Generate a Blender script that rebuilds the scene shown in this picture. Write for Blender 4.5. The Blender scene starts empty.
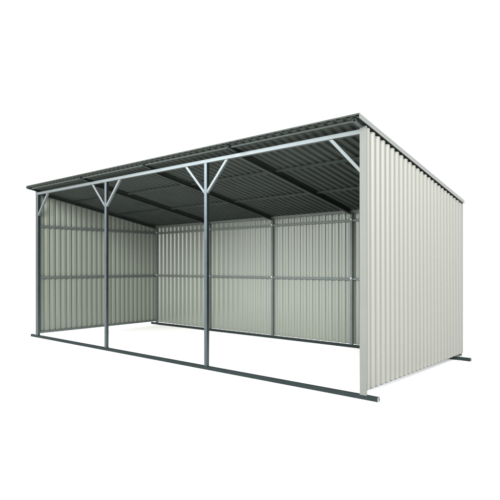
import bpy, bmesh, math, random
from mathutils import Vector, Matrix

random.seed(7)
S = bpy.context.scene
C = S.collection

# ------------------------------------------------------------------ camera
cam_d = bpy.data.cameras.new('camera')
cam = bpy.data.objects.new('camera', cam_d)
C.objects.link(cam)
cam.location = (8.3716, -4.1598, 1.2379)
cam.rotation_euler = (math.radians(90), 0, 0.7085)
cam_d.sensor_width = 36.0
cam_d.lens = 36.0 * 506.1 / 500.0
cam_d.shift_x = -0.0035
cam_d.shift_y = 0.0320
cam_d.clip_end = 500
S.camera = cam

# ------------------------------------------------------------------ white studio surroundings
w = bpy.data.worlds.new('World')
S.world = w
w.use_nodes = True
bg = w.node_tree.nodes['Background']
bg.inputs['Color'].default_value = (0.985, 0.995, 1.0, 1)
bg.inputs['Strength'].default_value = 2.05

# ------------------------------------------------------------------ big soft box in front of the open side
def softbox(name, loc, target, sx, sy, power, col):
    l = bpy.data.lights.new(name, 'AREA')
    l.shape = 'RECTANGLE'; l.size = sx; l.size_y = sy
    l.energy = power; l.color = col
    o = bpy.data.objects.new(name, l)
    C.objects.link(o)
    o.location = loc
    o.rotation_euler = (Vector(target) - Vector(loc)).to_track_quat('-Z', 'Y').to_euler()
    return o
softbox('key_soft_box', (12.4, -13.4, 7.4), (3.0, 1.6, 0.6), 8.0, 6.5, 7800, (1.0, 0.985, 0.945))
softbox('added_strip_light', (-7.5, -13.5, 6.8), (4.0, 0.0, 1.8), 10.0, 4.8, 2600, (0.93, 0.98, 1.0))  # added out of view to brighten the tube faces by reflection

S.view_settings.view_transform = 'Standard'
S.view_settings.look = 'None'
S.view_settings.exposure = 0.0
S.view_settings.gamma = 1.0

# ------------------------------------------------------------------ materials
def mat(name, col, rough=0.5, metal=0.0, vary=0.06, scale=6.0, bump=0.0, bscale=300, spec=0.5, stretch=(1, 1, 1), rv=1.0):
    m = bpy.data.materials.new(name)
    m.use_nodes = True
    nt = m.node_tree
    b = nt.nodes['Principled BSDF']
    b.inputs['Roughness'].default_value = rough
    b.inputs['Metallic'].default_value = metal
    b.inputs['Specular IOR Level'].default_value = spec
    tc = nt.nodes.new('ShaderNodeTexCoord')
    mp = nt.nodes.new('ShaderNodeMapping'); mp.inputs['Scale'].default_value = stretch
    nt.links.new(tc.outputs['Object'], mp.inputs['Vector'])
    n = nt.nodes.new('ShaderNodeTexNoise')
    n.inputs['Scale'].default_value = scale; n.inputs['Detail'].default_value = 6
    nt.links.new(mp.outputs['Vector'], n.inputs['Vector'])
    r = nt.nodes.new('ShaderNodeValToRGB')
    r.color_ramp.elements[0].position = 0.3; r.color_ramp.elements[1].position = 0.7
    r.color_ramp.elements[0].color = (*[c * (1 - vary) for c in col], 1)
    r.color_ramp.elements[1].color = (*[min(1, c * (1 + vary)) for c in col], 1)
    nt.links.new(n.outputs['Fac'], r.inputs['Fac'])
    nt.links.new(r.outputs['Color'], b.inputs['Base Color'])
    mr = nt.nodes.new('ShaderNodeMapRange')
    mr.inputs['To Min'].default_value = rough - 0.06 * rv; mr.inputs['To Max'].default_value = rough + 0.08 * rv
    nt.links.new(n.outputs['Fac'], mr.inputs['Value'])
    nt.links.new(mr.outputs['Result'], b.inputs['Roughness'])
    if bump:
        n2 = nt.nodes.new('ShaderNodeTexNoise'); n2.inputs['Scale'].default_value = bscale
        nt.links.new(tc.outputs['Object'], n2.inputs['Vector'])
        bp = nt.nodes.new('ShaderNodeBump'); bp.inputs['Strength'].default_value = bump
        bp.inputs['Distance'].default_value = 0.001
        nt.links.new(n2.outputs['Fac'], bp.inputs['Height'])
        nt.links.new(bp.outputs['Normal'], b.inputs['Normal'])
    return m

M_OUT = mat('cream_coat', (0.138, 0.141, 0.129), 0.42, 0, 0.015, 2.5, rv=0.2, spec=0.2, stretch=(1, 1, .25))
M_IN = mat('grey_green_backing_coat', (0.105, 0.118, 0.100), 0.24, 0, 0.02, 2.5, rv=0.15, spec=0.65, stretch=(1, 1, .25))
M_ROOFIN = mat('shaded_roof_underside', (0.0245, 0.0300, 0.0262), 0.6, 0, 0.12, 3.0, spec=0.15)  # shade under the roof put into the underside colour
M_STEEL = mat('galvanised_tube', (0.054, 0.067, 0.073), 0.3, 0.9, 0.07, 9.0, 0.02, 400)
M_RAIL = mat('shaded_rail_tube', (0.0125, 0.0172, 0.0175), 0.5, 0.0, 0.12, 8.0, spec=0.03)  # tube steel with the shade of the low rails put into its colour
M_BEAM = mat('lit_tube_tone', (0.092, 0.104, 0.106), 0.37, 0.75, 0.05, 9.0, 0.02, 400)  # same tube steel, lightened to stand for light on beam and braces
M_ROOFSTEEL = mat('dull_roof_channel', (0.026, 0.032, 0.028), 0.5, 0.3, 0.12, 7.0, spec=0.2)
M_GIRT = mat('dull_zinc_channel', (0.060, 0.072, 0.070), 0.45, 0.2, 0.12, 9.0, 0.05, 400, spec=0.3)  # duller, less metallic steel for side rails, girts and rear posts
M_BACKGIRT = mat('pale_zinc_channel', (0.078, 0.090, 0.080), 0.45, 0.1, 0.10, 9.0, 0.03, 400, spec=0.3)
M_TRIM = mat('dimmed_corner_trim', (0.078, 0.083, 0.077), 0.42, 0, 0.03, 4.0, spec=0.3)  # front corner strips darkened in colour to stand for weaker light there
M_VERGE = mat('pale_grey_flashing', (0.098, 0.104, 0.099), 0.4, 0, 0.03, 4.0)
M_CAP = mat('white_plastic_cap', (0.4, 0.4, 0.39), 0.4, 0, 0.03, 20)
M_BLACK = mat('black_rubber_insert', (0.01, 0.012, 0.012), 0.6, 0, 0.05, 20)
M_FLOOR = mat('white_sweep', (0.96, 0.96, 0.96), 0.9, 0, 0.004, 1.0, spec=0.1)

# ------------------------------------------------------------------ helpers
def link(name, bm, mats, parent=None, smooth=False):
    bmesh.ops.recalc_face_normals(bm, faces=bm.faces)
    me = bpy.data.meshes.new(name)
    bm.to_mesh(me); bm.free()
    for m in (mats if isinstance(mats, (list, tuple)) else [mats]):
        me.materials.append(m)
    for p in me.polygons: p.use_smooth = smooth
    o = bpy.data.objects.new(name, me)
    C.objects.link(o)
    o.parent = parent
    return o

def box(bm, x0, x1, y0, y1, z0, z1):
    v = [bm.verts.new(p) for p in ((x0, y0, z0), (x1, y0, z0), (x1, y1, z0), (x0, y1, z0),
                                   (x0, y0, z1), (x1, y0, z1), (x1, y1, z1), (x0, y1, z1))]
    for f in ((0, 3, 2, 1), (4, 5, 6, 7), (0, 1, 5, 4), (1, 2, 6, 5), (2, 3, 7, 6), (3, 0, 4, 7)):
        bm.faces.new([v[i] for i in f])

def frame_axes(a, b, up=(0, 0, 1)):
    d = (b - a).normalized()
    s = d.cross(Vector(up))
    if s.length < 1e-4: s = d.cross(Vector((0, 1, 0)))
    s.normalize()
    t = s.cross(d).normalized()
    return d, s, t

def loft(bm, a, b, prof, up=(0, 0, 1), closed=True, caps=True):
    """sweep a 2-D outline (s, t) from a to b"""
    a, b = Vector(a), Vector(b)
    d, s, t = frame_axes(a, b, up)
    A = [bm.verts.new(a + s * p + t * q) for p, q in prof]
    B = [bm.verts.new(b + s * p + t * q) for p, q in prof]
    n = len(prof)
    for i in range(n if closed else n - 1):
        j = (i + 1) % n
        bm.faces.new((A[i], A[j], B[j], B[i]))
    if caps and closed:
        bm.faces.new(A); bm.faces.new(list(reversed(B)))
    return A, B

def rrect(w_, h_, r=0.004, n=3):
    pts = []
    for cx, cy, a0 in ((w_ / 2 - r, h_ / 2 - r, 0), (-w_ / 2 + r, h_ / 2 - r, 90), (-w_ / 2 + r, -h_ / 2 + r, 180), (w_ / 2 - r, -h_ / 2 + r, 270)):
        for k in range(n + 1):
            a = math.radians(a0 + 90 * k / n)
            pts.append((cx + r * math.cos(a), cy + r * math.sin(a)))
    return pts

def tube(bm, a, b, w_=0.045, h_=None, up=(0, 0, 1), wall=0.0025, hollow=True):
    """square hollow section with rounded arrises and open ends"""
    h_ = h_ or w_
    o = rrect(w_, h_)
    A, B = loft(bm, a, b, o, up, caps=not hollow)
    if hollow:
        i_ = rrect(w_ - 2 * wall, h_ - 2 * wall, 0.002)
        a2, b2 = loft(bm, a, b, i_, up, caps=False)
        n = len(o)
        for i in range(n):
            j = (i + 1) % n
            bm.faces.new((A[i], A[j], a2[j], a2[i]))
            bm.faces.new((B[i], B[j], b2[j], b2[i]))

def channel(bm, a, b, w_, h_, side=1, th=0.002, lip=0.008):
    """lipped C section, web on one side and open on the other"""
    s = side
    o = [(-s * w_ / 2, -h_ / 2), (s * w_ / 2, -h_ / 2), (s * w_ / 2, -h_ / 2 + lip), (s * (w_ / 2 - th), -h_ / 2 + lip),
         (s * (w_ / 2 - th), -h_ / 2 + th), (-s * (w_ / 2 - th), -h_ / 2 + th), (-s * (w_ / 2 - th), h_ / 2 - th),
         (s * (w_ / 2 - th), h_ / 2 - th), (s * (w_ / 2 - th), h_ / 2 - lip), (s * w_ / 2, h_ / 2 - lip), (s * w_ / 2, h_ / 2), (-s * w_ / 2, h_ / 2)]
    loft(bm, a, b, o)

# roof plane (top of the ribs)
SL = -0.178
def zr(y): return 2.555 + SL * y
RIB = 0.023
W = 6.1256
YW = 2.545          # rear posts, front face
def ribs(u0, u1, pitch, depth, top=0.42, slope=0.11, phase=0.0):
    """trapezoid corrugation: list of (u, d) with d=depth on the outer crowns"""
    pts = [(u0, 0.0)]
    k = math.floor((u0 - phase) / pitch) - 1
    c = pitch
    while True:
        s = phase + k * c
        if s > u1: break
        e = 0.004
        seq = [(s, 0), (s + e, e * 0.5), (s + slope * c - e * .3, depth - e * 0.8), (s + slope * c + e, depth),
               (s + (slope + top) * c - e, depth), (s + (slope + top) * c + e * .3, depth - e * 0.8), (s + (2 * slope + top) * c - e, e * 0.5), (s + (2 * slope + top) * c, 0)]
        for q in seq:
            if u0 < q[0] < u1: pts.append(q)
        k += 1
    last = pts[-1][1] if pts[-1][1] in (0.0, depth) else 0.0
    pts.append((u1, last))
    return pts

def sheet(name, pts, fn0, fn1, mats, parent, th=0.0009, rim=0):
    bm = bmesh.new()
    A = [bm.verts.new(fn0(u, d)) for u, d in pts]
    B = [bm.verts.new(fn1(u, d)) for u, d in pts]
    for i in range(len(pts) - 1):
        bm.faces.new((A[i], A[i + 1], B[i + 1], B[i]))
    me = bpy.data.meshes.new(name); bm.to_mesh(me); bm.free()
    for m in mats: me.materials.append(m)
    o = bpy.data.objects.new(name, me); C.objects.link(o); o.parent = parent
    s = o.modifiers.new('thickness', 'SOLIDIFY')
    s.thickness = th; s.offset = 0
    s.material_offset = 1; s.material_offset_rim = rim
    return o

# ------------------------------------------------------------------ ground
bm = bmesh.new()
v = [bm.verts.new((x, y, 0.019)) for x, y in ((-120, -120), (120, -120), (120, 120), (-120, 120))]
bm.faces.new(v)
g = link('ground', bm, M_FLOOR)
g['kind'] = 'structure'

# ------------------------------------------------------------------ the shelter
root = bpy.data.objects.new('field_shelter', None)
C.objects.link(root)
root.empty_display_size = 0.3
root['label'] = 'open-fronted corrugated metal field shelter with lean-to roof standing on white ground'
root['category'] = 'shelter'

def part(name, bm, m, parent=root, label=None, smooth=False):
    o = link(name, bm, m, parent, smooth)
    if label: o['label'] = label
    return o

# --- base rails, running the length and sticking out past both ends
for (y, xl, xr, lab) in ((0.0, -0.235, W + 0.160, 'front base rail in shaded tone with capped end'), (YW + 0.002, -0.17, W + 0.168, 'rear base rail in shaded tone')):
    bm = bmesh.new()
    yc = y + 0.0225
    tube(bm, (xl, yc, 0.041), (xr, yc, 0.041), 0.042, 0.042)
    r = part('base_rail', bm, M_RAIL, label=lab)
    for x, sgn in ((xl, -1), (xr, 1)):
        bm = bmesh.new()
        loft(bm, (x - sgn * 0.012, yc, 0.041), (x - sgn * 0.003, yc, 0.041), rrect(0.0365, 0.0365, 0.003))
        loft(bm, (x - sgn * 0.003, yc + 0.007, 0.041), (x - sgn * 0.001, yc + 0.007, 0.041), rrect(0.016, 0.024, 0.003))
        for f in bm.faces:
            if abs(f.calc_center_median().x - (x - sgn * 0.001)) < 0.0013: f.material_index = 1
        cap = part('end_cap', bm, [M_CAP, M_BLACK], r)
# --- side rails
for x in (0.0, W):
    bm = bmesh.new()
    tube(bm, (x, 0.0455, 0.108), (x, YW - 0.001, 0.108), 0.038, 0.038)
    part('side_rail', bm, M_GIRT)

# --- posts
FP = [0.0, 2.028, 4.088, W + 0.008]
RP = [0.0, 1.575, 3.07, 4.578, W]
BT = 2.492; BH = 0.045
for x in FP:
    bm = bmesh.new()
    tube(bm, (x, 0.0225, 0.0625), (x, 0.0225, BT - BH - 0.0005), 0.045, 0.045)
    part('post', bm, M_STEEL)
RBT = zr(YW + 0.02) - RIB - 0.002
for x in RP:
    bm = bmesh.new()
    tube(bm, (x, YW + 0.02, 0.0625), (x, YW + 0.02, RBT - 0.0405), 0.04, 0.04)
    p = part('post', bm, M_GIRT)

# --- beams
bm = bmesh.new()
tube(bm, (-0.022, 0.0225, BT - BH / 2), (W + 0.022, 0.0225, BT - BH / 2), 0.045, BH)
part('front_beam', bm, M_BEAM, label='beam in lit tone across the open front')
bm = bmesh.new()
tube(bm, (-0.02, YW + 0.02, RBT - 0.02), (W + 0.02, YW + 0.02, RBT - 0.02), 0.04, 0.04)
part('rear_beam', bm, M_BACKGIRT)

# --- knee braces: Y at the two middle posts, single at the ends
def brace(x, s, rise=0.335, run=0.315):
    bm = bmesh.new()
    z1 = BT - BH - 0.001
    tw = 0.034
    # mitred parallelogram tube in the plane of the front
    y0, y1 = 0.004, 0.036
    e = tw * 0.707
    xa = x + s * 0.0235
    P = [(xa, z1 - rise - e), (xa, z1 - rise + e * 0.9), (xa + s * (run - e), z1), (xa + s * (run + e), z1)]
    A = [bm.verts.new((p, y0, q)) for p, q in P]
    B = [bm.verts.new((p, y1, q)) for p, q in P]
    bm.faces.new(A); bm.faces.new(list(reversed(B)))
    for i in range(4):
        j = (i + 1) % 4
        bm.faces.new((A[i], A[j], B[j], B[i]))
    bmesh.ops.bevel(bm, geom=list(bm.edges), offset=0.003, segments=2, affect='EDGES', profile=0.6)
    part('knee_brace', bm, M_BEAM)
brace(FP[0], 1)
for x in FP[1:3]:
    brace(x, -1); brace(x, 1)
brace(FP[3], -1)

# --- rafters (lipped channels) with short tails carrying the eave
RX = [0.0, RP[1], RP[2], RP[3], W]
RH = 0.066
for i, x in enumerate(RX):
    bm = bmesh.new()
    off = RIB + 0.003 + RH / 2
    y0, y1 = 0.047, YW - 0.001
    channel(bm, (x, y0, zr(y0) - off), (x, y1, zr(y1) - off), 0.04, RH, 1 if i < 4 else -1)
    r = part('rafter', bm, M_ROOFSTEEL)
    bm = bmesh.new()
    th = 0.03
    off = RIB + 0.003 + th / 2
    tube(bm, (x, -0.135, zr(-0.135) - off), (x, 0.046, zr(0.046) - off), 0.034, th)
    part('rafter_tail', bm, M_BEAM if i == 4 else M_STEEL, r)  # right tail gets the lit tone, standing in for light on its side
    if i in (1, 2, 3):
        bm = bmesh.new()
        loft(bm, (x, -0.142, zr(-0.142) - off), (x, -0.1355, zr(-0.1355) - off), [(0.008 * math.cos(a * math.pi / 3), 0.008 * math.sin(a * math.pi / 3)) for a in range(6)])
        part('bolt', bm, M_STEEL, r)

# --- purlins, butted between the rafters
for y in (-0.10, 0.70, 1.60):
    for i in range(4):
        bm = bmesh.new()
        a, b = RX[i] + 0.0215, RX[i + 1] - 0.0215
        h = 0.028 if y > 0 else 0.016
        z = zr(y) - RIB - 0.003 - h / 2
        channel(bm, (a, y, z), (b, y, z), 0.026, h, -1, 0.002, 0.006)
        part('purlin', bm, M_ROOFSTEEL)

# --- roof sheet
RY0, RY1 = -0.16, 2.635
RL, RR = -0.048, 6.188
pts = ribs(RL, RR, 0.103, RIB, top=0.3, slope=0.16, phase=0.02)
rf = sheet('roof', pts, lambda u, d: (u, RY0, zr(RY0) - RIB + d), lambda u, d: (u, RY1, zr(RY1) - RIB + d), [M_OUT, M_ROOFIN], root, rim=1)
rf['label'] = 'ribbed lean-to roof sheet with shade-painted underside'

bm = bmesh.new()
q = [(RY0 - 0.004, zr(RY0) + 0.0035), (RY0 + 0.05, zr(RY0 + 0.05) + 0.0035), (RY0 + 0.05, zr(RY0 + 0.05) + 0.002), (RY0 - 0.0025, zr(RY0) + 0.002), (RY0 - 0.0025, zr(RY0) - 0.011), (RY0 - 0.004, zr(RY0) - 0.011)]
A = [bm.verts.new((RL, a, b)) for a, b in q]; B = [bm.verts.new((RR - 0.001, a, b)) for a, b in q]
for i in range(6):
    bm.faces.new((A[i], A[(i + 1) % 6], B[(i + 1) % 6], B[i]))
bm.faces.new(A); bm.faces.new(list(reversed(B)))
part('eave_trim', bm, M_ROOFSTEEL, rf)

# verge flashings: an L strip along each sloping edge
for s, x in ((1, RR + 0.002), (-1, RL - 0.002)):
    bm = bmesh.new()
    def ring(y):
        z = zr(y)
        t = 0.0016
        q = [(x - s * 0.09, z + 0.002), (x + s * 0.004, z + 0.004), (x + s * 0.004, z - 0.043), (x + s * (0.004 - t), z - 0.043), (x + s * (0.004 - t), z + 0.004 - t), (x - s * 0.09, z + 0.002 - t * 0.8)]
        return [bm.verts.new((a, y, b)) for a, b in q]
    A, B = ring(RY0 - 0.004), ring(RY1)
    for i in range(6):
        j = (i + 1) % 6
        bm.faces.new((A[i], A[j], B[j], B[i]))
    bm.faces.new(A); bm.faces.new(list(reversed(B)))
    bm.faces.ensure_lookup_table()
    for k in (3, 4): bm.faces[k].material_index = 1      # inner faces take the roof's painted shade tone
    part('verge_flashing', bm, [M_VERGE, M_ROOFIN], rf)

# --- walls
DW = 0.028
xi = W + 0.025       # inner plane of right wall
def top(y): return zr(y) - RIB - 0.028
pts = ribs(0.012, 2.574, 0.1035, DW, top=0.26, slope=0.16, phase=0.0205) + [(2.592, DW), (2.606, DW)]
wr = sheet('side_wall', pts, lambda u, d: (xi + d, u, 0.108), lambda u, d: (xi + d, u, top(u)), [M_OUT, M_IN], root)
wr['label'] = 'ribbed cream side wall facing outward'
pts = ribs(0.012, 2.574, 0.1035, DW, top=0.26, slope=0.16, phase=0.0205) + [(2.592, DW), (2.606, DW)]
wl = sheet('side_wall', pts, lambda u, d: (-0.025 - d, u, 0.108), lambda u, d: (-0.025 - d, u, top(u)), [M_IN, M_OUT], root)
wl['label'] = 'ribbed side wall seen from inside'
yb = YW + 0.044
pts = ribs(-0.045, W + 0.048, 0.119, 0.021, top=0.32, slope=0.17, phase=0.04)
wb = sheet('back_wall', pts, lambda u, d: (u, yb + d, 0.066), lambda u, d: (u, yb + d, zr(yb + 0.03) - RIB - 0.003), [M_IN, M_OUT], root)

# --- corner flashings
def lstrip(x, y, dx, dy, z0, zt, m=M_TRIM, t=0.0015, par=root):
    """L angle whose corner is at x, y; legs run dx along x and dy along y"""
    bm = bmesh.new()
    sx, sy = (1 if dx > 0 else -1), (1 if dy > 0 else -1)
    q = [(x, y), (x + dx, y), (x + dx, y + sy * t), (x + sx * t, y + sy * t), (x + sx * t, y + dy), (x, y + dy)]
    A = [bm.verts.new((a, b, z0)) for a, b in q]
    B = [bm.verts.new((a, b, zt(b))) for a, b in q]
    for i in range(6):
        j = (i + 1) % 6
        bm.faces.new((A[i], A[j], B[j], B[i]))
    bm.faces.new(A); bm.faces.new(list(reversed(B)))
    return part('corner_flashing', bm, m, par)
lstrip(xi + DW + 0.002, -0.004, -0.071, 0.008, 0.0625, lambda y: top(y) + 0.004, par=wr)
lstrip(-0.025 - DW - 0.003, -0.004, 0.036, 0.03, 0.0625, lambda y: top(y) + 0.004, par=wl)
lstrip(xi + DW + 0.003, yb + 0.025, -0.05, -0.022, 0.108, lambda y: zr(y) - 0.006, m=M_OUT, par=wb)
lstrip(-0.025 - DW - 0.003, yb + 0.025, 0.05, -0.022, 0.108, lambda y: zr(y) - 0.006, m=M_OUT, par=wb)

# --- girts
for z in (1.0425, 1.92):
    for x in (0.0, W):
        bm = bmesh.new()
        s = 1 if x < 1 else -1
        tube(bm, (x - s * 0.008, 0.046, z), (x - s * 0.008, YW - 0.001, z), 0.030, 0.036)
        part('girt', bm, M_GIRT)
    for i in range(4):
        bm = bmesh.new()
        tube(bm, (RP[i] + 0.021, YW + 0.026, z), (RP[i + 1] - 0.021, YW + 0.026, z), 0.028, 0.034)
        part('girt', bm, M_BACKGIRT if z > 1.5 or i == 0 else M_GIRT)

# --- cleats with bolt heads where girts meet the rear posts
for x in RP:
    for z in (1.0425 + 0.012, 1.92 + 0.012):
        bm = bmesh.new()
        xx = x + (0.012 if x < 0.1 else (-0.012 if x > 6 else 0))
        box(bm, xx - 0.010, xx + 0.010, YW - 0.005, YW - 0.0006, z - 0.011, z + 0.011)
        c = part('cleat', bm, M_CAP)
        bm = bmesh.new()
        loft(bm, (xx, YW - 0.010, z), (xx, YW - 0.0052, z), [(0.007 * math.cos(a * math.pi / 3), 0.007 * math.sin(a * math.pi / 3)) for a in range(6)])
        part('bolt', bm, M_CAP, c)
